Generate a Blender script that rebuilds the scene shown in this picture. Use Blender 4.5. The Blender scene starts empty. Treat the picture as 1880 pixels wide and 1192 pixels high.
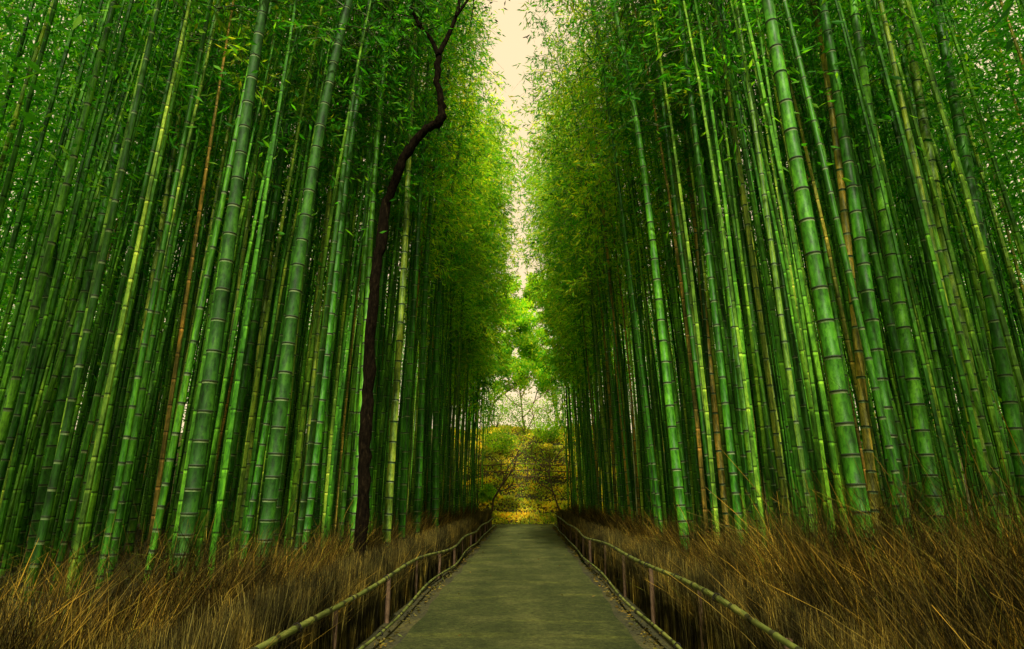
import bpy, math, random
import numpy as np
from mathutils import Vector, Matrix
random.seed(7); rng=np.random.default_rng(7)
C=bpy.context.scene.collection
R=math.radians
# ------------------------------------------------------------ camera numbers
F=1070.0; TH=R(16.25); PS=R(1.34); CAM=np.array([0.10,0.0,1.6])
rt=np.array([math.cos(PS),math.sin(PS),0]); fw=np.array([-math.sin(PS)*math.cos(TH),math.cos(PS)*math.cos(TH),math.sin(TH)])
up=np.cross(rt,fw)
def at(px,py,D):
    r=fw*F+rt*(px-940)+up*(596-py)
    return CAM+r/r[1]*D
def proj(p):
    d=np.array(p)-CAM; z=d@fw
    return 940+F*(d@rt)/z, 596-F*(d@up)/z
# ------------------------------------------------------------ helpers
def tag(o,label=None,cat=None,group=None,kind=None):
    if label: o['label']=label
    if cat: o['category']=cat
    if group: o['group']=group
    if kind: o['kind']=kind
    return o
def quadmesh(name,V,Fq,mats,midx=None,smooth=False):
    V=np.asarray(V,dtype=np.float32).reshape(-1,3); Fq=np.asarray(Fq,dtype=np.int32).reshape(-1,4)
    me=bpy.data.meshes.new(name); n=len(Fq)
    me.vertices.add(len(V)); me.vertices.foreach_set('co',V.ravel())
    me.loops.add(n*4); me.loops.foreach_set('vertex_index',Fq.ravel())
    me.polygons.add(n); me.polygons.foreach_set('loop_start',np.arange(0,n*4,4,dtype=np.int32))
    for m in mats: me.materials.append(m)
    if midx is not None: me.polygons.foreach_set('material_index',np.asarray(midx,dtype=np.int32))
    me.polygons.foreach_set('use_smooth',np.full(n,smooth,dtype=bool))
    me.update(calc_edges=True); me.validate()
    return me
def obj(name,me,parent=None,loc=None):
    o=bpy.data.objects.new(name,me); C.objects.link(o)
    if parent is not None: o.parent=parent
    if loc is not None: o.location=loc
    return o
def empty(name,loc=(0,0,0)):
    o=bpy.data.objects.new(name,None); C.objects.link(o); o.location=loc; o.empty_display_size=.2; return o
class MB:
    def __init__(s): s.V=[];s.F=[];s.M=[];s.n=0
    def add(s,V,Fq,m=0):
        V=np.asarray(V,float).reshape(-1,3); Fq=np.asarray(Fq,int).reshape(-1,4)
        s.V.append(V); s.F.append(Fq+s.n); s.n+=len(V)
        s.M.append(np.full(len(Fq),m) if np.isscalar(m) else np.asarray(m))
    def tube(s,P,Rr,seg=8,m=0):
        P=np.asarray(P,float); k=len(P)
        T=np.gradient(P,axis=0); T/=np.linalg.norm(T,axis=1)[:,None]+1e-9
        ref=np.array([1.,0,0]) if abs(T[:,2]).mean()>.6 else np.array([0,0,1.])
        A=np.cross(T,ref); A/=np.linalg.norm(A,axis=1)[:,None]+1e-9
        B=np.cross(T,A); a=np.linspace(0,2*math.pi,seg,endpoint=False)
        Rr=np.asarray(Rr,float).reshape(-1,1,1)*np.ones((k,1,1))
        V=P[:,None,:]+Rr*(np.cos(a)[None,:,None]*A[:,None,:]+np.sin(a)[None,:,None]*B[:,None,:])
        i=np.arange(k-1)[:,None]; j=np.arange(seg)[None,:]; j2=(j+1)%seg
        Fq=np.stack([i*seg+j+0*i,i*seg+j2,(i+1)*seg+j2,(i+1)*seg+j],-1).reshape(-1,4)
        mm=m if np.isscalar(m) else np.repeat(np.asarray(m),seg)
        s.add(V.reshape(-1,3),Fq,mm)
    def mesh(s,name,mats,smooth=True):
        return quadmesh(name,np.concatenate(s.V),np.concatenate(s.F),mats,np.concatenate(s.M),smooth)
    def build(s,name,mats,parent=None,smooth=True):
        return obj(name,s.mesh(name,mats,smooth),parent)
def leaves(P,D,L,W):
    n=len(P); D=D/(np.linalg.norm(D,axis=1)[:,None]+1e-9)
    s=np.cross(D,rng.normal(size=(n,3))); s/=np.linalg.norm(s,axis=1)[:,None]+1e-9
    L=L[:,None];W=W[:,None]
    nrm=np.cross(D,s)
    V=np.stack([P,P+D*L*.4+s*W*.5+nrm*W*.12,P+D*L,P+D*L*.4-s*W*.5+nrm*W*.12],1).reshape(-1,3)
    return V,np.arange(n*4).reshape(-1,4)
def strands(B,D,L,bend,W,S=4):
    n=len(B); D=D/(np.linalg.norm(D,axis=1)[:,None]+1e-9)
    t=np.linspace(0,1,S+1)[None,:,None]
    P=B[:,None,:]+D[:,None,:]*L[:,None,None]*t+bend[:,None,:]*L[:,None,None]*t*t
    s=np.cross(D,rng.normal(size=(n,3))); s/=np.linalg.norm(s,axis=1)[:,None]+1e-9
    w=W[:,None,None]*(1-.75*t)*.5
    V=np.stack([P-s[:,None,:]*w,P+s[:,None,:]*w],2)
    i=np.arange(n)[:,None]*(S+1)*2; k=np.arange(S)[None,:]*2
    Fq=np.stack([i+k,i+k+1,i+k+3,i+k+2],-1).reshape(-1,4)
    return V.reshape(-1,3),Fq
# ------------------------------------------------------------ materials
def mat(name):
    m=bpy.data.materials.new(name); m.use_nodes=True; nt=m.node_tree
    b=nt.nodes['Principled BSDF']; return m,nt,b
def ramp(nt,stops,src):
    r=nt.nodes.new('ShaderNodeValToRGB'); e=r.color_ramp.elements
    while len(e)<len(stops): e.new(.5)
    for q,(p,c) in zip(e,stops): q.position=p; q.color=(*c,1)
    nt.links.new(src,r.inputs[0]); return r.outputs[0]
def mul(nt,a,b,f=1,bt='MULTIPLY'):
    m=nt.nodes.new('ShaderNodeMix'); m.data_type='RGBA'; m.blend_type=bt
    m.inputs[0].default_value=f
    nt.links.new(a,m.inputs[6]); nt.links.new(b,m.inputs[7]); return m.outputs[2]
def noise(nt,scale,coord='Object',vec=(1,1,1),detail=4,rough=.6):
    tc=nt.nodes.new('ShaderNodeTexCoord'); mp=nt.nodes.new('ShaderNodeMapping'); mp.inputs['Scale'].default_value=vec
    nt.links.new(tc.outputs[coord],mp.inputs[0])
    n=nt.nodes.new('ShaderNodeTexNoise'); n.inputs['Scale'].default_value=scale; n.inputs['Detail'].default_value=detail; n.inputs['Roughness'].default_value=rough
    nt.links.new(mp.outputs[0],n.inputs['Vector']); return n.outputs['Fac']
def bump(nt,b,h,s=.3,d=.01):
    n=nt.nodes.new('ShaderNodeBump'); n.inputs['Strength'].default_value=s; n.inputs['Distance'].default_value=d
    nt.links.new(h,n.inputs['Height']); nt.links.new(n.outputs[0],b.inputs['Normal'])
def culm_mat(name,stops,rough=.5,far=False):
    m,nt,b=mat(name)
    if far:
        g=nt.nodes.new('ShaderNodeNewGeometry'); src=g.outputs['Random Per Island']
    else:
        oi=nt.nodes.new('ShaderNodeObjectInfo'); src=oi.outputs['Random']
    c=ramp(nt,stops,src)
    n1=noise(nt,1.6,vec=(5,5,.9),detail=3); c=mul(nt,c,ramp(nt,[(.34,(.24,.30,.22)),(.5,(.85,.88,.75)),(.64,(2.0,1.55,1.1))],n1))
    n2=noise(nt,9,vec=(3,3,1.4),detail=6,rough=.7); c=mul(nt,c,ramp(nt,[(.36,(.38,.44,.36)),(.55,(1.08,1.05,1))],n2))
    if far:
        gg=nt.nodes.new('ShaderNodeNewGeometry'); sp=nt.nodes.new('ShaderNodeSeparateXYZ'); nt.links.new(gg.outputs['Position'],sp.inputs[0])
        a=nt.nodes.new('ShaderNodeMath'); a.operation='MULTIPLY_ADD'; a.inputs[1].default_value=3.0; nt.links.new(sp.outputs['Z'],a.inputs[0])
        q=nt.nodes.new('ShaderNodeMath'); q.operation='MULTIPLY'; q.inputs[1].default_value=9; nt.links.new(src,q.inputs[0]); nt.links.new(q.outputs[0],a.inputs[2])
        fr=nt.nodes.new('ShaderNodeMath'); fr.operation='FRACT'; nt.links.new(a.outputs[0],fr.inputs[0])
        c=mul(nt,c,ramp(nt,[(0,(.3,.3,.3)),(.05,(.3,.3,.3)),(.07,(1,1,1)),(.9,(1,1,1)),(.93,(2.2,1.8,2.4))],fr.outputs[0]))
    nt.links.new(c,b.inputs['Base Color']); b.inputs['Roughness'].default_value=rough
    b.inputs['Specular IOR Level'].default_value=.2
    if not far: bump(nt,b,n2,.25,.005)
    return m
M={}
GR=[(0,(.03,.17,.008)),(.3,(.048,.24,.012)),(.55,(.078,.31,.016)),(.8,(.115,.35,.022)),(1,(.043,.20,.009))]
M['culm']=culm_mat('green_bamboo_skin',GR)
M['culm_far']=culm_mat('slender_bamboo_skin',[(0,(.035,.17,.008)),(.4,(.065,.29,.013)),(.7,(.115,.38,.022)),(.93,(.22,.42,.045)),(1,(.42,.31,.07))],.6,True)
M['culm_pale']=culm_mat('pale_bamboo_skin',[(0,(.15,.32,.03)),(.5,(.23,.35,.045)),(1,(.12,.31,.035))])
M['culm_tan']=culm_mat('tan_bamboo_skin',[(0,(.34,.23,.04)),(.5,(.38,.30,.05)),(1,(.27,.27,.04))])
M['culm_dark']=culm_mat('dark_mossy_bamboo_skin',[(0,(.018,.09,.006)),(.5,(.027,.125,.007)),(1,(.038,.15,.01))],.65)
m,nt,b=mat('pale_node_bloom'); c=ramp(nt,[(.35,(.06,.18,.03)),(.7,(.34,.46,.2))],noise(nt,3,vec=(2,2,2))); nt.links.new(c,b.inputs['Base Color']); b.inputs['Roughness'].default_value=.7; M['bloom']=m
m,nt,b=mat('dark_node_ridge'); b.inputs['Base Color'].default_value=(.018,.045,.008,1); b.inputs['Roughness'].default_value=.7; M['ridge']=m
def leaf_mat(name,stops,trans=.5,clump=.35):
    m,nt,b=mat(name)
    g=nt.nodes.new('ShaderNodeNewGeometry')
    c=ramp(nt,stops,g.outputs['Random Per Island'])
    nz=nt.nodes.new('ShaderNodeTexNoise'); nz.inputs['Scale'].default_value=clump; nz.inputs['Detail'].default_value=3
    nt.links.new(g.outputs['Position'],nz.inputs['Vector'])
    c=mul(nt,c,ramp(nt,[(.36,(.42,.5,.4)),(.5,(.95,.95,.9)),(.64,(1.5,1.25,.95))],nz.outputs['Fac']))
    b.inputs['Roughness'].default_value=.6; b.inputs['Specular IOR Level'].default_value=.15
    nt.links.new(c,b.inputs['Base Color'])
    t=nt.nodes.new('ShaderNodeBsdfTranslucent')
    gm=nt.nodes.new('ShaderNodeMix'); gm.data_type='RGBA'; gm.blend_type='MULTIPLY'; gm.inputs[0].default_value=1
    nt.links.new(c,gm.inputs[6]); gm.inputs[7].default_value=(1.9,1.9,.6,1)
    nt.links.new(gm.outputs[2],t.inputs[0])
    mx=nt.nodes.new('ShaderNodeMixShader'); mx.inputs[0].default_value=trans
    out=nt.nodes['Material Output']
    nt.links.new(b.outputs[0],mx.inputs[1]); nt.links.new(t.outputs[0],mx.inputs[2]); nt.links.new(mx.outputs[0],out.inputs[0])
    return m
M['leaf']=leaf_mat('bamboo_leaf',[(0,(.025,.18,.008)),(.4,(.05,.30,.014)),(.75,(.10,.39,.022)),(1,(.21,.46,.03))])
M['leaf_yellow_glow']=leaf_mat('yellow_glow_bamboo_leaf',[(0,(.10,.38,.012)),(.4,(.23,.51,.02)),(.75,(.44,.60,.035)),(1,(.68,.64,.05))],.55)  # yellower leaf copy: backlit glow around the sky gap put into the colour
M['leaf_dark']=leaf_mat('dark_leaf',[(0,(.015,.07,.006)),(.5,(.03,.12,.01)),(1,(.06,.17,.015))],.35)
M['shrub']=leaf_mat('shrub_leaf',[(0,(.10,.28,.01)),(.5,(.25,.50,.02)),(1,(.5,.62,.03))],.5,.8)
M['golden']=leaf_mat('golden_ground_leaf',[(0,(.34,.26,.015)),(.3,(.66,.54,.05)),(.6,(.78,.73,.11)),(.8,(.48,.62,.05)),(1,(.26,.44,.03))],.45,.9)
M['litter']=leaf_mat('fallen_brown_leaf',[(0,(.05,.042,.01)),(.5,(.12,.10,.02)),(.85,(.22,.17,.03)),(1,(.10,.13,.02))],.1,1.6)
def strand_mat(name,stops):
    m,nt,b=mat(name); g=nt.nodes.new('ShaderNodeNewGeometry'); c=ramp(nt,stops,g.outputs['Random Per Island'])
    nz=nt.nodes.new('ShaderNodeTexNoise'); nz.inputs['Scale'].default_value=2.3; nz.inputs['Detail'].default_value=5
    nt.links.new(g.outputs['Position'],nz.inputs['Vector'])
    c=mul(nt,c,ramp(nt,[(.40,(.20,.21,.18)),(.52,(.8,.8,.75)),(.64,(2.1,1.75,1.1))],nz.outputs['Fac']))
    nt.links.new(c,b.inputs['Base Color']); b.inputs['Roughness'].default_value=.8; b.inputs['Specular IOR Level'].default_value=.12; return m
M['twig']=strand_mat('dry_twig',[(0,(.018,.013,.003)),(.4,(.058,.042,.008)),(.72,(.15,.108,.017)),(.92,(.36,.26,.04)),(1,(.10,.14,.015))])
M['twig_dark']=strand_mat('dark_fence_twig',[(0,(.022,.019,.006)),(.5,(.075,.062,.016)),(.85,(.19,.16,.035)),(1,(.28,.24,.06))])
M['grass']=strand_mat('green_brown_grass',[(0,(.05,.055,.01)),(.4,(.14,.13,.02)),(.7,(.09,.17,.02)),(1,(.34,.27,.05))])
m,nt,b=mat('brown_branch'); c=ramp(nt,[(.3,(.05,.08,.015)),(.7,(.12,.16,.03))],noise(nt,8)); nt.links.new(c,b.inputs['Base Color']); M['branch']=m
m,nt,b=mat('dark_rough_bark'); n=noise(nt,9,vec=(3,3,.9),detail=8,rough=.75); c=ramp(nt,[(.38,(.004,.003,.002)),(.56,(.014,.010,.005)),(.75,(.055,.040,.018))],n); nt.links.new(c,b.inputs['Base Color']); b.inputs['Roughness'].default_value=1; b.inputs['Specular IOR Level'].default_value=.03; bump(nt,b,n,1,.06); M['bark']=m
m,nt,b=mat('grey_brown_bark'); n=noise(nt,5,vec=(2,2,1)); c=ramp(nt,[(.3,(.06,.035,.015)),(.7,(.2,.12,.06))],n); nt.links.new(c,b.inputs['Base Color']); b.inputs['Roughness'].default_value=.9; M['bark2']=m
m,nt,b=mat('weathered_bamboo_rail'); n=noise(nt,3,vec=(3,1,3),detail=6); c=ramp(nt,[(.3,(.05,.06,.012)),(.5,(.14,.17,.03)),(.7,(.28,.29,.06))],n); nt.links.new(c,b.inputs['Base Color']); b.inputs['Roughness'].default_value=.5; bump(nt,b,n,.2,.005); M['rail']=m
m,nt,b=mat('rail_node'); b.inputs['Base Color'].default_value=(.04,.04,.012,1); M['railnode']=m
m,nt,b=mat('black_palm_rope'); b.inputs['Base Color'].default_value=(.012,.010,.006,1); b.inputs['Roughness'].default_value=.9; M['rope']=m
m,nt,b=mat('leaf_litter_soil')
n=noise(nt,1.2,detail=8,rough=.7); n2=noise(nt,22,detail=4,rough=.7)
c=ramp(nt,[(.3,(.018,.019,.005)),(.5,(.042,.042,.009)),(.7,(.10,.09,.018))],n)
c=mul(nt,c,ramp(nt,[(.35,(.4,.4,.4)),(.65,(1.7,1.6,1.3))],n2)); nt.links.new(c,b.inputs['Base Color']); b.inputs['Roughness'].default_value=1; bump(nt,b,n2,.8,.04); M['soil']=m
m,nt,b=mat('mossy_asphalt')
n=noise(nt,1.1,detail=10,rough=.75); n2=noise(nt,16,detail=10,rough=.9); n3=noise(nt,.35,vec=(2.5,.5,1),detail=3); n4=noise(nt,.8,vec=(.5,2.6,1),detail=5)
c=ramp(nt,[(.3,(.034,.044,.011)),(.5,(.060,.070,.019)),(.72,(.112,.114,.036))],n)
c=mul(nt,c,ramp(nt,[(.38,(.4,.4,.35)),(.5,(1,1,1)),(.62,(1.8,1.8,1.6))],n2))
c=mul(nt,c,ramp(nt,[(.3,(.62,.7,.58)),(.7,(1.4,1.34,1.25))],n3))
c=mul(nt,c,ramp(nt,[(.55,(1,1,1)),(.68,(1.6,1.5,1.2))],n4))
nt.links.new(c,b.inputs['Base Color']); b.inputs['Roughness'].default_value=.9; b.inputs['Specular IOR Level'].default_value=.2; bump(nt,b,n2,1,.03); M['path']=m
m,nt,b=mat('bird_plumage'); b.inputs['Base Color'].default_value=(.03,.025,.025,1); M['bird']=m
# ------------------------------------------------------------ terrain
def sst(a,b,x):
    t=np.clip((x-a)/(b-a),0,1); return t*t*(3-2*t)
def G(x,y):
    x=np.asarray(x,float); y=np.asarray(y,float); ax=np.abs(x)
    z=.62*sst(1.75,2.7,ax)*(1-sst(30,32,y))
    z=z+.10*np.sin(x*.9+1)*np.sin(y*.7)*sst(2.6,4,ax)*(1-sst(60,90,y))
    z=z+6.2*sst(33.5,45,y)+ .25*np.sin(x*1.1)*np.sin(y*.8)*sst(35,38,y)*(1-sst(60,90,y))
    return z
xs=np.concatenate([np.linspace(-400,-30,10),np.linspace(-26,-4,34),np.linspace(-3.8,3.8,58),np.linspace(4,26,34),np.linspace(30,400,10)])
ys=np.concatenate([np.linspace(-200,-10,8),np.linspace(-8,60,150),np.linspace(65,800,20)])
X,Y=np.meshgrid(xs,ys); Z=G(X,Y)+rng.normal(0,.008,X.shape)*(np.abs(X)>1.7)
nx=len(xs); ny=len(ys); i=np.arange(ny-1)[:,None]*nx; j=np.arange(nx-1)[None,:]
Fq=np.stack([i+j,i+j+1,i+j+1+nx,i+j+nx],-1).reshape(-1,4)
o=obj('ground',quadmesh('ground',np.stack([X,Y,Z],-1),Fq,[M['soil']],smooth=True)); tag(o,'brown leaf littered forest ground rising to banks beside the path and a slope beyond','ground',kind='structure')
ys=np.concatenate([np.linspace(-8,31,160),np.linspace(31.15,33.6,12)])
rows=[]
for y in ys:
    h=1.34+.03*math.sin(y*1.3)+.02*math.sin(y*4.1)
    if y>31: h=1.33+min(1,(y-31)/.9)**.7*6
    rows.append([(k*h,y,.012+.02*(1-(k)**2)) for k in np.linspace(-1,1,13)])
V=np.array(rows); i=np.arange(len(ys)-1)[:,None]*13; j=np.arange(12)[None,:]
Fq=np.stack([i+j,i+j+1,i+j+14,i+j+13],-1).reshape(-1,4)
o=obj('path',quadmesh('path',V,Fq,[M['path']],smooth=True)); tag(o,'straight olive grey asphalt footpath running between the two bamboo stands','path',kind='structure')
# ------------------------------------------------------------ bamboo variants
def variant(seed,H,r0,start,bend,seg,twigs,lsize,blen):
    rs=np.random.default_rng(seed)
    ph=rs.uniform(0,6.28); wob=rs.uniform(.03,.09)
    def c(z): return np.array([bend*(z/H)**2.6+wob*math.sin(z*.45+ph)-wob*math.sin(ph),wob*math.sin(z*.38+ph*2)-wob*math.sin(ph*2),z])
    def rad(z): return r0*(1-.85*(z/H)**1.3)+.004
    nodes=[];z=.12
    while z<H:
        nodes.append(z); z+=(.17+.19*min(1,z/2.2))*(1-.45*(z/H)**2)*rs.uniform(.94,1.06)
    P=[c(-.25)];Rr=[rad(0)*1.02];mm=[]
    for z in nodes:
        r=rad(z)
        for dz,k,mt in ((-.026,1.0,0),(-.006,1.0,1),(-.003,1.09,2),(.005,1.09,2),(.012,.985,2)):
            P.append(c(z+dz));Rr.append(r*k);mm.append(mt)
    P.append(c(H));Rr.append(.002);mm.append(0)
    mb=MB(); mb.tube(P,Rr,seg,mm)
    cul=mb.mesh('culm',[M['culm'],M['bloom'],M['ridge']])
    br=MB(); LP=[];LD=[]
    az=rs.uniform(0,6.28)
    for q,z in enumerate(nodes):
        if z<start: continue
        f=(z-start)/(H-start)
        prof=(.45+.9*math.sin(math.pi*min(1,f*.85+.12)))*blen
        az+=math.pi+rs.normal(0,.35)
        for k in range(2 if f<.85 else 1):
            a=az+k*rs.uniform(.5,.9)+rs.normal(0,.2)
            L=prof*rs.uniform(.65,1.2)
            d=np.array([math.cos(a),math.sin(a),0]); t=np.linspace(0,1,6)[:,None]
            B=c(z)+d*L*t*.92+np.array([0,0,1.])*L*(.75*t-.95*t*t)
            br.tube(B,np.linspace(.009,.002,6),3)
            for w in range(twigs):
                u=rs.uniform(.25,1); b0=c(z)+d*L*u*.92+np.array([0,0,1.])*L*(.75*u-.95*u*u)
                td=d*rs.uniform(.1,1)+rs.normal(0,.55,3)+np.array([0,0,-.25]); td/=np.linalg.norm(td)
                tl=rs.uniform(.12,.38)*blen
                for l in range(5):
                    LP.append(b0+td*tl*(.3+.7*l/4)); LD.append(td+rs.normal(0,.55,3)+np.array([0,0,-.35]))
    LP=np.array(LP);LD=np.array(LD); n=len(LP)
    V,Fq=leaves(LP,LD,rs.uniform(.7,1.3,n)*lsize,rs.uniform(.7,1.2,n)*lsize*.24)
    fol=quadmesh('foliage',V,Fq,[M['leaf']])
    return cul,br.mesh('branches',[M['branch']]),fol
NEAR=[variant(11+k,H,.072,st,bd,12,6,.13,1.15) for k,(H,st,bd) in enumerate([(17,8.2,1.1),(16,7.2,.8),(18,8.8,1.3),(16.5,7.6,1.0)])]
MID=[variant(31+k,H,.066,st,bd,9,7,.16,1.25) for k,(H,st,bd) in enumerate([(16,6.8,1.2),(17,7.6,.9),(15,6.2,1.3),(16,7.0,.7)])]
FAR=[variant(51+k,H,.062,st,bd,7,8,.22,1.4) for k,(H,st,bd) in enumerate([(18,6.0,1.6),(17,5.2,1.3),(19,6.8,1.8)])]
NB=0
def bamboo(var,x,y,rz,tilt=(0,0),sr=1,sh=1,label='',group=None,culm='culm',leaf='leaf'):
    global NB; NB+=1
    r=empty('bamboo_plant',(x,y,float(G(x,y))))
    r.scale=(sr,sr,sh)
    rot=Matrix.Rotation(tilt[1],3,'X')@Matrix.Rotation(tilt[0],3,'Y')@Matrix.Rotation(rz,3,'Z')
    r.rotation_euler=rot.to_euler('XYZ')
    tag(r,label,'bamboo',group)
    for nm,me in zip(('culm','branches','foliage'),var):
        o=bpy.data.objects.new(nm,me); C.objects.link(o); o.parent=r
        # foliage keeps its own width however thick the culm is
        if nm!='culm': o.scale=(1/sr,1/sr,1)
        if nm=='culm' and culm!='culm':
            o.material_slots[0].link='OBJECT'; o.material_slots[0].material=M[culm]
        if nm=='foliage' and leaf!='leaf':
            o.material_slots[0].link='OBJECT'; o.material_slots[0].material=M[leaf]
    return r
spots=[]
HERO=[
 (340,980,482,60,31,'culm_dark','thick dark mossy bamboo culm, the broad leaning one at left rising out of the brush'),
 (488,1000,632,80,29,'culm_dark','thick dark green bamboo culm nearest the path on the left'),
 (98,780,190,200,24,'culm','thick green bamboo culm near the left edge, second broad one from the edge'),
 (160,900,280,180,24,'culm','green bamboo culm between the far left culms and the broad dark leaning one'),
 (45,900,130,300,23,'culm_dark','shadowed bamboo culm at the extreme left edge of the photo'),
 (265,840,375,180,16,'culm','medium bright green bamboo culm just left of the broad dark leaning one'),
 (405,940,492,300,17,'culm','medium green bamboo culm between the two broad dark culms at left'),
 (455,850,515,120,14,'culm_pale','slim pale green bamboo culm rising between the two broad dark left culms'),
 (560,985,640,330,18,'culm','green bamboo culm just right of the nearest dark left culm'),
 (610,900,672,150,14,'culm','slim green bamboo culm midway between the near left culm and the crooked tree'),
 (710,940,738,0,16,'culm_pale','pale green bamboo culm immediately right of the crooked dark tree'),
 (738,940,760,120,14,'culm','upright green bamboo culm, second to the right of the crooked tree'),
 (765,940,792,200,14,'culm','upright green bamboo culm, third to the right of the crooked tree'),
 (800,940,822,250,13,'culm','upright bright bamboo culm right of the crooked tree near the left fence'),
 (640,900,695,60,13,'culm','slim bamboo culm rising just left of the crooked dark trunk'),
 (1580,920,1452,130,34,'culm','thickest bright green bamboo culm on the right with white node rings'),
 (1655,930,1545,120,28,'culm','thick green bamboo culm just right of the thickest right hand culm'),
 (1590,800,1518,200,18,'culm_tan','tan bamboo culm crossing behind the thickest right hand culm'),
 (1722,930,1625,190,27,'culm','thick bright bamboo culm, third broad one from the path at right'),
 (1822,900,1705,220,25,'culm_pale','broad pale green bamboo culm near the right edge of the photo'),
 (1880,860,1790,300,26,'culm','broad shaded bamboo culm at the extreme right edge of the photo'),
 (1250,930,1150,120,19,'culm','medium green bamboo culm leaning in over the path from the right stand'),
 (1452,900,1345,200,17,'culm_pale','pale yellow green bamboo culm left of the dark mossy right hand culm'),
 (1508,880,1392,160,23,'culm_dark','dark mossy bamboo culm just left of the thickest right hand culm'),
 (1333,940,1262,260,13,'culm_tan','slim orange tan dry bamboo culm in the right stand'),
 (1412,900,1300,130,16,'culm','green bamboo culm between the tan dry one and the pale one at right'),
 (1295,930,1215,200,13,'culm','slim green bamboo culm just left of the orange tan dry one'),
 (1205,930,1140,200,13,'culm','slim bamboo culm left of the medium culm that leans over the path at right'),
 (1375,930,1290,200,13,'culm_dark','slim dark bamboo culm right of the orange tan dry one'),
 (1765,900,1665,300,15,'culm','medium bamboo culm between the broad pale one and its left neighbour at right'),
 (1620,900,1540,300,13,'culm_pale','slim pale bamboo culm glimpsed between the two thickest right hand culms'),
 (1158,930,1110,300,10,'culm_tan','slim tan bamboo culm close to the right fence at middle distance'),
]
for k,(x0,y0,x1,y1,w,cm,lb) in enumerate(HERO):
    w*=.82
    dia=.15 if w>18 else .12
    if cm=='culm_tan': dia=.11
    D=max(4.8,dia*F/w/.97,2.35*F/abs(x0-965)/.96)
    dia=min(.17,w*D*.97/F)
    P0=at(x0,y0,D);P1=at(x1,y1,D)
    sl=(P1[0]-P0[0])/(P1[2]-P0[2]); sl=max(-.09,min(.09,sl))
    g=float(G(P0[0],D)); bx=P0[0]+sl*(g-P0[2])
    s=1 if x0<940 else -1
    bamboo(NEAR[k%4],bx,D,(0 if s>0 else math.pi)+random.uniform(-.5,.5),(math.atan(sl),random.uniform(-.01,.01)),dia/2/.068,random.uniform(.95,1.1),lb,None,cm)
    spots.append((bx,D))
TD=8.6
t0=at(664,960,TD)
def far_enough(x,y,d):
    return all((x-a)**2+(y-b)**2>d*d for a,b in spots)
def clear_of_tree(x,y):
    if y>TD+.3: return True
    px,_=proj((x,y,1.2)); px2,_=proj((x,y,7.5))
    return not(630<px<720 or 640<px2<830)
def fill(x,y):
    side=-1 if x<0 else 1
    ax=abs(x); sn='left' if side<0 else 'right'
    u=random.random()
    cm='culm' if u<.66 else 'culm_dark' if u<.80 else 'culm_pale' if u<.95 else 'culm_tan'
    if cm=='culm_tan' and y<10: cm='culm'
    cn={'culm':'green','culm_dark':'dark green','culm_pale':'pale green','culm_tan':'tan'}[cm]
    if y<13: band='nearer half'; v=random.choice(NEAR+MID[:2])
    elif y<22: band='middle'; v=random.choice(MID)
    else: band='far end'; v=random.choice(FAR)
    row='along the fence line' if ax<4.2 else 'deep in the stand'
    lb=f'slender {cn} bamboo culm {row}, {band} of the {sn} stand'
    lean=random.gauss(.008 if ax<5 else .01,.020)*(-side)
    leaf='leaf'
    if ax<4.6 and y>12 and random.random()<.85: leaf='leaf_yellow_glow'  # crowns by the gap get the glow as yellower leaf colour
    elif random.random()<.2: leaf='leaf_yellow_glow'
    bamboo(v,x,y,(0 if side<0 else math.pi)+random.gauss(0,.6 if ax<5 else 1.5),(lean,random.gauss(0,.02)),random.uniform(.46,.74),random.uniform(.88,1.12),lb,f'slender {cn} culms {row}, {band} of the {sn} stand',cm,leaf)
    spots.append((x,y))
cnt=0;tries=0
while cnt<132 and tries<20000:
    tries+=1
    y=random.uniform(8.2,29.5); x=random.choice((-1,1))*random.uniform(2.5-.40*float(sst(16,26,y)),4.1-.5*float(sst(16,26,y)))
    if far_enough(x,y,.34) and clear_of_tree(x,y): fill(x,y); cnt+=1
while NB<298 and tries<60000:
    tries+=1
    y=5.8+13*random.random()**1.2; x=random.choice((-1,1))*random.uniform(3.4,12)
    px,py=proj((x,y,1.5))
    if -40<px<1920 and far_enough(x,y,.40) and clear_of_tree(x,y): fill(x,y)
# ------------------------------------------------------------ uncountable remainder of the stands
mb=MB(); LPs=[];LDs=[];WL=[]
def slender(x,y,H,bd,rr0,st,nl,wl,low=1.55):
    g=float(G(x,y)); ty=random.uniform(-.5,.5); z=np.linspace(0,1,7)
    P=np.stack([x+bd*z**2.2,y+ty*z,g-.2+z*H],1)
    mb.tube(P,(rr0*(1-.85*z)+.004),6)
    if nl<1: return
    f=rng.uniform(st,1,nl)
    prof=low*np.sin(np.pi*np.clip((f-st)/(1-st)*.85+.13,0,1))+.1
    a=rng.uniform(0,6.28,nl); a=np.round(a*2.2+f*9)/2.2+rng.normal(0,.16,nl)
    rr=prof*np.sqrt(rng.uniform(.03,1,nl))
    c0=np.stack([x+bd*f**2.2,y+ty*f,g+f*H],1)
    LPs.append(c0+np.stack([np.cos(a)*rr,np.sin(a)*rr,rng.normal(0,.14,nl)-.25*rr],1))
    LDs.append(np.stack([np.cos(a),np.sin(a),-.5+0*a],1)+rng.normal(0,.6,(nl,3))); WL.append(np.full(nl,wl))
n=0
while n<1250:      # slim culms between the countable ones
    y=6.0+26*random.random(); x=random.choice((-1,1))*random.uniform(2.6-.45*float(sst(16,26,y)),13)
    px,py=proj((x,y,1.5))
    if not(-60<px<1940) or not far_enough(x,y,.18) or not clear_of_tree(x,y): continue
    spots.append((x,y)); n+=1
    slender(x,y,random.uniform(11,16),random.uniform(.2,1.0)*(-1 if x>0 else 1),random.uniform(.020,.036),random.uniform(.38,.5),52,.9,1.2)
n=0
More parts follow.
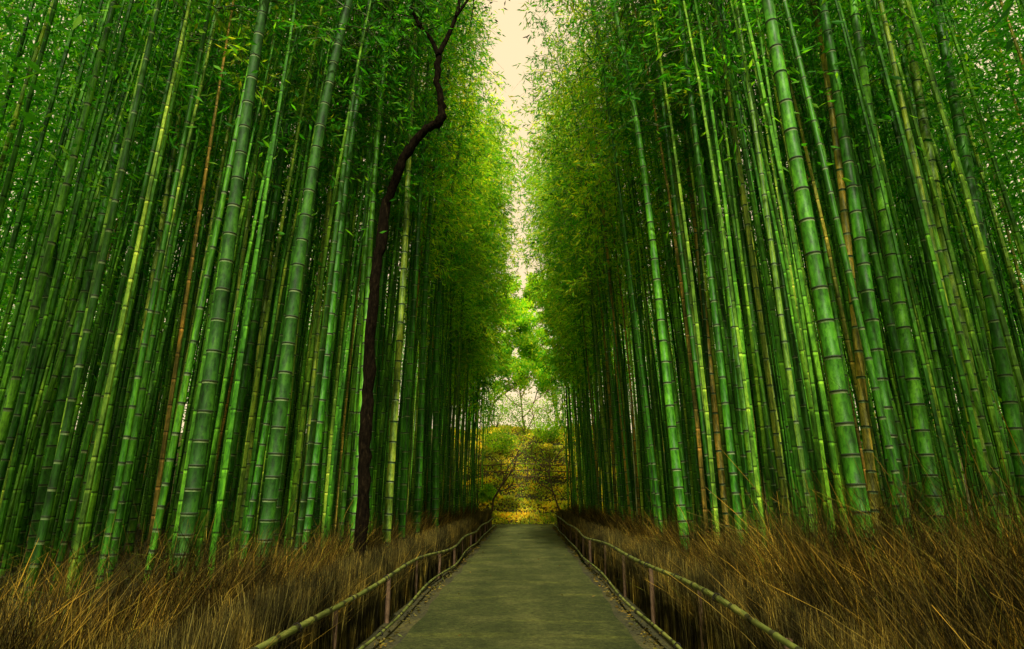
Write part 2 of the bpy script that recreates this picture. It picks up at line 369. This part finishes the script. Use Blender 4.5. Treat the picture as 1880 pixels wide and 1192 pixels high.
while n<560:      # far stand
    y=random.uniform(8,58); x=random.uniform(-36,36)
    if y<33.5 and abs(x)<10+random.uniform(0,3): continue
    if y>=33.5 and abs(x)<4.2: continue
    px,py=proj((x,y,4))
    if not(-150<px<2030): continue
    n+=1
    slender(x,y,random.uniform(12,17),random.uniform(.3,1.3)*(-1 if x>0 else 1),.05,random.uniform(.16,.4),400,1.4,1.6)
for sx in (-1,1):   # bordering the far slope
    for k in range(22):
        y=random.uniform(34.0,50); x=sx*random.uniform(2.5,4.6)
        slender(x,y,random.uniform(9,12),random.uniform(.1,.5)*(-sx),.04,.42,260,1.4,1.1)
for sx in (-1,1):
    for k in range(70):   # unseen stand continuing beside and behind the viewpoint, thickened to shade the near corners
        y=random.uniform(-8,5); x=sx*random.uniform(3.2 if y<-1.5 else 5.0,11)
        px,py=proj((x,max(y,.5),1.5))
        if y>.2 and -30<px<1910: continue
        slender(x,y,random.uniform(12,16),random.uniform(.2,.7)*(-sx),.06,random.uniform(.3,.4),240,1.4,1.5)
    for k in range(26):   # leafy culms filling the upper sides
        y=random.uniform(6,10); x=sx*random.uniform(6,11)
        slender(x,y,random.uniform(12,15),random.uniform(.2,.9)*(-sx),.036,random.uniform(.34,.42),650,.75,1.6)
    for k in range(44):   # high leaf mass
        y=random.uniform(8,17); x=sx*random.uniform(7,15)
        slender(x,y,random.uniform(15,18),random.uniform(.2,.9)*(-sx),.036,random.uniform(.42,.5),520,1.0,1.8)
    for k in range(70):   # side mass
        y=random.uniform(5,20); x=sx*random.uniform(9,20)
        slender(x,y,random.uniform(12,15),random.uniform(.2,.9)*(-sx),.04,random.uniform(.08,.3),480,1.2,1.6)
LP=np.concatenate(LPs);LD=np.concatenate(LDs);WL=np.concatenate(WL);n=len(LP)
V,Fq=leaves(LP,LD,rng.uniform(.14,.24,n)*WL,rng.uniform(.04,.066,n)*WL)
mb.add(V,Fq,1)
o=mb.build('bamboo_thicket',[M['culm_far'],M['leaf']],smooth=False); tag(o,'mass of slim distant bamboo culms and leaves behind both stands and beyond the path end','bamboo thicket',kind='stuff')
# ------------------------------------------------------------ crooked dark tree
root=empty('crooked_tree',(t0[0],TD,float(G(t0[0],TD)))); tag(root,'dark crooked bare trunk bending right among the green bamboo on the left','tree')
base=np.array(root.location)
pts=[(664,985),(667,900),(671,800),(676,700),(681,600),(688,520),(698,440),(711,370),(731,312),(756,265),(784,236),(812,221),(811,190),(802,150),(805,100)]
wd=[27,24,23,22,21,20,19,18,17,16,15,19,12,11,11]
P=[];Rr=[]
for (px,py),w in zip(pts,wd):
    p=at(px,py,TD+.05*math.sin(py*.02)); P.append(p-base); d=p-CAM; Rr.append(w/2/F*(d@fw))
P[0][2]=-.3
def spline(P,Rr,k=5,it=2):
    P=np.array(P);t=np.arange(len(P));tt=np.linspace(0,len(P)-1,(len(P)-1)*k+1)
    out=np.stack([np.interp(tt,t,P[:,a]) for a in range(3)],1)
    for _ in range(it): out[1:-1]=(out[:-2]+out[2:]+out[1:-1]*2)/4
    return out,np.interp(tt,t,Rr)
Q,q=spline(P,Rr); q=q*(1+rng.normal(0,.08,len(q))); Q[1:-1]+=rng.normal(0,.012,(len(Q)-2,3))
mb=MB(); mb.tube(Q,q,12); mb.build('trunk',[M['bark']],root)
LP=[];LD=[]
for lst,w0 in (([(805,100),(822,68),(838,30),(850,-30),(845,-120),(870,-220)],10),([(805,102),(792,72),(770,48),(752,10),(735,-50),(700,-140)],9),([(838,30),(862,-5),(900,-50),(930,-120)],5),([(770,48),(730,40),(700,10),(660,-30)],4)):
    P=[];Rr=[]
    for k,(px,py) in enumerate(lst):
        p=at(px,py,TD+.12*k); P.append(p-base); Rr.append(w0*(1-.14*k)/2/F*9.4*1.15)
    Q,q=spline(P,Rr); mb=MB(); mb.tube(Q,q,8)
    for z in range(9):
        i=random.randrange(len(Q)//3,len(Q)); d=rng.normal(0,1,3)+np.array([0,0,.3]); d/=np.linalg.norm(d); L=random.uniform(.4,.9)
        T=Q[i]+d*L*np.linspace(0,1,4)[:,None]+rng.normal(0,.03,(4,3))*np.array([0,1,1,1])[:,None]; mb.tube(T,np.linspace(.012,.003,4),4)
        for l in range(9): LP.append(T[-1]+rng.normal(0,.16,3)); LD.append(rng.normal(0,1,3))
    mb.build('branch',[M['bark']],root)
LP=np.array(LP);LD=np.array(LD);n=len(LP);V,Fq=leaves(LP,LD,rng.uniform(.07,.12,n),rng.uniform(.03,.05,n))
obj('foliage',quadmesh('foliage',V,Fq,[M['leaf_dark']]),root)
# ------------------------------------------------------------ brushwood fences
def rail_pt(side,top,y):
    f=float(sst(8,15,y))
    if top: X=1.68-.14*f; z=(.60 if side<0 else .74)-.12*f
    else: X=1.56-.06*f; z=.13
    return np.array([side*X+.03*math.sin(y*1.1+side),y,z+.025*math.sin(y*.9+side*2+top)])
for side,sn in ((-1,'left'),(1,'right')):
    root=empty('brushwood_fence',(side*1.7,0,0)); tag(root,f'low brushwood fence with two bamboo rails along the {sn} edge of the path','fence')
    off=np.array([side*1.7,0,0])
    for top in (0,1):
        y=1.2
        while y<30.5:
            L=min(random.uniform(3.2,4.2),31-y)
            yy=np.linspace(y-.25,y+L,int(L*14)); P=[];Rr=[];mm=[]
            r0=(.024 if top else .019)*random.uniform(.9,1.1)
            for q,v in enumerate(yy):
                p=rail_pt(side,top,v)-off; P.append(p)
                nd=(q%5==0); Rr.append(r0*(1.16 if nd else 1)*(1-.12*(v-y)/L)); mm.append(1 if nd else 0)
            m_=MB(); m_.tube(P,Rr,10,mm[:-1]); ro=m_.build('rail',[M['rail'],M['railnode']],root)
            for v in np.arange(y+.6,y+L-.2,1.4):
                p=rail_pt(side,top,v)-off; a=np.linspace(0,2*math.pi,13)
                T=np.stack([p[0]+np.cos(a)*(r0+.010),p[1]+a*.004-.012,p[2]+np.sin(a)*(r0+.010)],1)
                m2=MB(); m2.tube(T,np.full(13,.006),5); m2.build('rope_tie',[M['rope']],ro)
            y+=L
    for v in np.arange(2,30.6,2.1):
        p=rail_pt(side,1,v)-off; m_=MB()
        m_.tube([(p[0]+side*.07,v,-.2),(p[0]+side*.07,v,.3),(p[0]+side*.075,v,p[2]-.02)],[.033,.031,.029],8); m_.build('post',[M['bark2']],root)
    n=28000
    y=1.0+30*rng.uniform(0,1,n)**1.5
    f=sst(8,15,y)
    X=1.79-.12*f+rng.uniform(-.04,.12,n); B=np.stack([side*X,y,G(X,y)-.03],1)-off
    D=np.stack([side*rng.normal(.05,.04,n),rng.normal(0,.08,n),np.ones(n)],1)
    V,Fq=strands(B,D,rng.uniform(.65,1.0,n),np.stack([side*rng.normal(.0,.06,n),rng.normal(-.03,.07,n),0*y-.02],1),rng.uniform(.005,.011,n),3)
    o=obj('twig_panel',quadmesh('twig_panel',V,Fq,[M['twig_dark']]),root); o['kind']='stuff'
    # loose dry brush standing behind the fence, tips leaning over the top rail
    n=44000 if side<0 else 60000
    y=1.0+30*rng.uniform(0,1,n)**1.7
    w=.75+(.35 if side<0 else 1.6)*(1-sst(4,9,y))
    X=1.92-.10*sst(8,15,y)+w*rng.uniform(0,1,n)**1.3
    clx=np.sin(y*1.7+X*2)+.6*np.sin(y*4.3-X*3+1)+.5*np.sin(y*9.7+X*5)
    h=(.74+.09*clx)*rng.uniform(.5,1.12,n)*(1+(.08 if side<0 else .62)*(1-sst(4,9,y)))
    h*=np.where(X>2.6,.88,1)
    B=np.stack([side*X,y,G(X,y)-.04],1)
    nz=lambda s:rng.normal(0,s,n)
    D=np.stack([side*(.06+.05*clx+nz(.17)),-.04+.10*np.sin(y*2.9+X)+nz(.2),np.ones(n)],1)
    bend=np.stack([-side*(.16+.06*clx+nz(.18)),-.10+.10*np.sin(y*2.1)+nz(.2),-np.abs(rng.normal(.12,.10,n))],1)
    wild=rng.uniform(0,1,n)<.07; h=np.where(wild,h*1.35,h)
    V,Fq=strands(B,D,h,bend,rng.uniform(.003,.0065,n)*(1+.05*y),5)
    o=obj('dry_brush',quadmesh('dry_brush',V,Fq,[M['twig']])); tag(o,f'tangled golden brown dry brush leaning over the {sn} fence','dry brush',kind='stuff')
for side,sn,n in ((-1,'left',1200),(1,'right',4600)):
    k=rng.integers(0,45,n); cy=rng.uniform(3.8,10,45)[k]; cx=rng.uniform(2.5,5.2,45)[k]
    y=cy+rng.normal(0,.10,n); X=cx+rng.normal(0,.10,n)
    B=np.stack([side*X,y,G(X,y)-.03],1); D=np.stack([rng.normal(0,.42,n),rng.normal(0,.42,n),np.ones(n)],1)
    V,Fq=strands(B,D,rng.uniform(.45,1.2,n)*(1 if side>0 else .65),np.stack([rng.normal(0,.3,n),rng.normal(0,.3,n),-np.abs(rng.normal(.25,.15,n))],1),rng.uniform(.004,.009,n),6)
    o=obj('dry_grass',quadmesh('dry_grass',V,Fq,[M['grass']])); tag(o,f'long arching grass blades between the bamboo bases on the {sn} bank','grass',kind='stuff')
n=26000
y=3+29*rng.uniform(0,1,n)**1.4; s=rng.choice([-1,1],n); u=rng.uniform(0,1,n)
X=np.where(u<.07,1.42+np.abs(rng.normal(0,.09,n)),2.2+9*rng.uniform(0,1,n)); X=np.where(u>.997,rng.uniform(0,1.3,n),X)
P=np.stack([s*X,y,G(X*s,y)+.03],1); D=np.stack([rng.normal(0,1,n),rng.normal(0,1,n),rng.normal(0,.25,n)],1)
V,Fq=leaves(P,D,rng.uniform(.03,.07,n)*(1+.03*y),rng.uniform(.010,.022,n)*(1+.04*y))
o=obj('fallen_leaves',quadmesh('fallen_leaves',V,Fq,[M['litter']])); tag(o,'small brown bamboo leaves fallen along the path edges and banks','fallen leaves',kind='stuff')
# ------------------------------------------------------------ slope beyond the path
n=30000
x=rng.uniform(-6,6,n); y=rng.uniform(33.7,46,n)
row=np.sin(y*4.2+x*.35)      # planted in loose rows across the slope
keep=(row>-.55)|(rng.uniform(0,1,n)<.35); x=x[keep];y=y[keep];row=row[keep];n=len(x)
P=np.stack([x,y,G(x,y)+rng.uniform(0,.32,n)*(.5+.5*row)],1)
V,Fq=leaves(P,rng.normal(0,1,(n,3))+[0,0,.5],rng.uniform(.12,.26,n),rng.uniform(.06,.14,n))
o=obj('ground_cover',quadmesh('ground_cover',V,Fq,[M['golden']])); tag(o,'golden yellow ground cover on the slope at the end of the path','ground cover',kind='stuff')
for lb,(x,y,w,h) in zip(['round green shrub on the slope left of the path end','bright green shrub on top of the slope straight ahead','low green shrub on the slope right of the path end','yellow green bush at upper right of the far slope','small green bush low on the slope beside the left fence end','tall bright green bush at upper left of the far slope'],[(-1.7,41,2.0,1.5),(.1,43.5,2.8,2.4),(1.6,41.5,1.8,1.3),(2.4,44,2.4,2.8),(-2.2,36.5,.9,.9),(-2.2,44.2,2.4,2.9)]):
    g=float(G(x,y)); root=empty('shrub',(x,y,g)); tag(root,lb,'shrub')
    m_=MB()
    for k in range(7):
        a=k*.9; d=np.array([math.cos(a)*w*.5,math.sin(a)*w*.4,h*.8]); t=np.linspace(0,1,4)[:,None]; m_.tube(d*t+rng.normal(0,.02,(4,3)),np.linspace(.03,.008,4),4)
    m_.build('stems',[M['bark2']],root)
    n=1800; p=rng.normal(size=(n,3)); p/=np.linalg.norm(p,axis=1)[:,None]; lump=1+.22*np.sin(p[:,0]*5+x)*np.sin(p[:,2]*6)+.15*np.sin(p[:,1]*9)
    p=p*(rng.uniform(.3,1,n)**.5*lump)[:,None]*np.array([w*.6,w*.5,h*.55])+np.array([0,0,h*.6])
    V,Fq=leaves(p,rng.normal(0,1,(n,3)),rng.uniform(.08,.18,n),rng.uniform(.05,.10,n)); obj('foliage',quadmesh('foliage',V,Fq,[M['shrub']]),root)
root=empty('log_fence',(0,38.3,float(G(0,38.3)))); tag(root,'thin dark horizontal rail fence crossing the golden slope beyond the path','fence')
for k in range(3):
    m_=MB(); t=np.linspace(-3.0,3.0,14); m_.tube(np.stack([t,.05*np.sin(t*2+k),.3+.4*k+.06*np.sin(t*1.3+k)],1),np.full(14,.035),8); m_.build('rail',[M['bark2']],root)
for x in (-2.8,-1.5,0.2,1.6,2.8):
    m_=MB(); m_.tube([(x,.08,-.4),(x,.08,.6),(x+.02,.08,1.3)],[.04,.036,.032],8); m_.build('post',[M['bark2']],root)
def grown(name,x,y,H,lean,lb,r0=.1,seed=1,leafn=0,lw=.14,mt='shrub',trunkf=.4,spread=.55,crown=None):
    rs=np.random.default_rng(seed); root=empty(name,(x,y,float(G(x,y)))); tag(root,lb,'tree')
    tr=MB(); brm=MB(); L=[]
    def grow(p,d,l,r,dep):
        k=6; P=[p]
        for i in range(k):
            d=d+rs.normal(0,.13,3)+np.array([0,0,.03 if dep<2 else -.01]); d/=np.linalg.norm(d); P.append(P[-1]+d*l/k)
        (tr if dep==0 else brm).tube(P,np.linspace(r,r*.55,k+1),6 if dep<2 else 4)
        if dep>=2: L.append(P[3])
        if dep>=4: L.append(P[-1]); return
        for c in range(3 if dep<3 else 2):
            i=rs.integers(3,k+1); dd=d+rs.normal(0,spread,3); dd[2]=dd[2]*.6+.15; dd/=np.linalg.norm(dd)
            grow(P[i],dd,l*rs.uniform(.55,.8),r*.55,dep+1)
    grow(np.array([0,0,-.2]),np.array([lean,0,1.]),H*trunkf,r0,0)
    tr.build('trunk',[M['bark2']],root); brm.build('branches',[M['bark2']],root)
    if leafn:
        n=len(L)*leafn; p=np.repeat(np.array(L),leafn,0)+rs.normal(0,.42,(n,3))
        if crown:
            cx,cz,rx,rz,nc,per=crown
            for _ in range(nc):
                q=rs.normal(size=3); q=q/np.linalg.norm(q)*rs.uniform(.3,1)**.5
                cc=np.array([cx,0,cz])+q*np.array([rx,1.8,rz]); d=rs.normal(size=(per,3)); d/=np.linalg.norm(d,axis=1)[:,None]
                p=np.concatenate([p,cc+d*(rs.uniform(.2,1,per)**.5)[:,None]*rs.uniform(.6,1.1)*np.array([1.1,1.1,.7])])
        n=len(p)
        V,Fq=leaves(p,rs.normal(0,1,(n,3)),rs.uniform(.7,1.2,n)*lw,rs.uniform(.4,.6,n)*lw); obj('foliage',quadmesh('foliage',V,Fq,[M[mt]]),root)
grown('bare_tree',-2.2,33.8,8.5,.26,'bare reddish tree at the left side of the path end reaching over the opening',.08,3,3,.12)
grown('bare_tree',2.2,35.5,8,-.32,'bare branching tree at the right side of the path end, branches spread across the opening',.07,5,2,.12)
grown('bare_tree',1.0,46,7,-.1,'thin leafless tree standing on top of the far slope',.06,9)
for k,(x,y,H,lean,lb,cr) in enumerate([(-3.8,53,15,.03,'tall yellow green leafy tree beyond the slope, left half of the gap',(2.3,9.8,2.5,5.8,38,300)),
      (4.0,55,16,-.03,'tall yellow green leafy tree beyond the slope, right half of the gap',(-2.2,10.8,2.5,6.4,40,300)),
      (.2,62,17,0,'hazy bright leafy tree farthest away at the centre of the gap',(0,12.5,3.4,6.8,42,300))]):
    grown('leafy_tree',x,y,H,lean,lb,.14,21+k,10,.30,'leaf_yellow_glow',.42,.5,cr)
# ------------------------------------------------------------ bird
p=at(967,69,20); root=empty('bird',tuple(p)); tag(root,'tiny dark bird flying in the bright sky gap above the path','bird')
m_=MB(); t=np.linspace(-.09,.09,9); m_.tube(np.stack([t,0*t,.01*np.cos(t*20)],1),.022*np.sqrt(np.clip(1-(t/.092)**2,.03,1)),8); m_.build('body',[M['bird']],root)
for s in (-1,1):
    V=[(.03,0,.01),(-.03,0,.01),(-.035,s*.08,.05),(.035,s*.07,.05),(-.05,s*.17,.03),(-.02,s*.17,.03)]
    obj('wing',quadmesh('wing',V,[(0,1,2,3),(3,2,4,5)],[M['bird']]),root)
root.rotation_euler=(0,0,R(60))
# ------------------------------------------------------------ light, world, camera
SUNAZ=179; SUNEL=50
w=bpy.data.worlds.new('World'); bpy.context.scene.world=w; w.use_nodes=True; nt=w.node_tree
bg=nt.nodes['Background']; sky=nt.nodes.new('ShaderNodeTexSky'); sky.sky_type='NISHITA'; sky.sun_disc=False
sky.sun_elevation=R(SUNEL); sky.sun_rotation=R(SUNAZ); sky.dust_density=4; sky.air_density=1
mx=nt.nodes.new('ShaderNodeMix'); mx.data_type='RGBA'; mx.inputs[0].default_value=.9
nt.links.new(sky.outputs[0],mx.inputs[6]); mx.inputs[7].default_value=(8.3,6.5,3.8,1)
nt.links.new(mx.outputs[2],bg.inputs[0]); bg.inputs[1].default_value=.145
sd=bpy.data.lights.new('sun','SUN'); sd.energy=5; sd.angle=R(2); sd.color=(1,.93,.72)
so=bpy.data.objects.new('sun',sd); C.objects.link(so)
az=R(SUNAZ); el=R(SUNEL)
dirv=Vector((math.sin(az)*math.cos(el),math.cos(az)*math.cos(el),math.sin(el)))
so.rotation_euler=dirv.to_track_quat('Z','Y').to_euler()
cd=bpy.data.cameras.new('camera'); cd.sensor_width=36; cd.lens=36*F/1880; cd.clip_end=2000; cd.clip_start=.05
co=bpy.data.objects.new('camera',cd); C.objects.link(co); co.location=CAM; co.rotation_euler=(R(90)+TH,0,PS)
bpy.context.scene.camera=co
vs=bpy.context.scene.view_settings; vs.view_transform='Standard'; vs.look='None'; vs.exposure=0
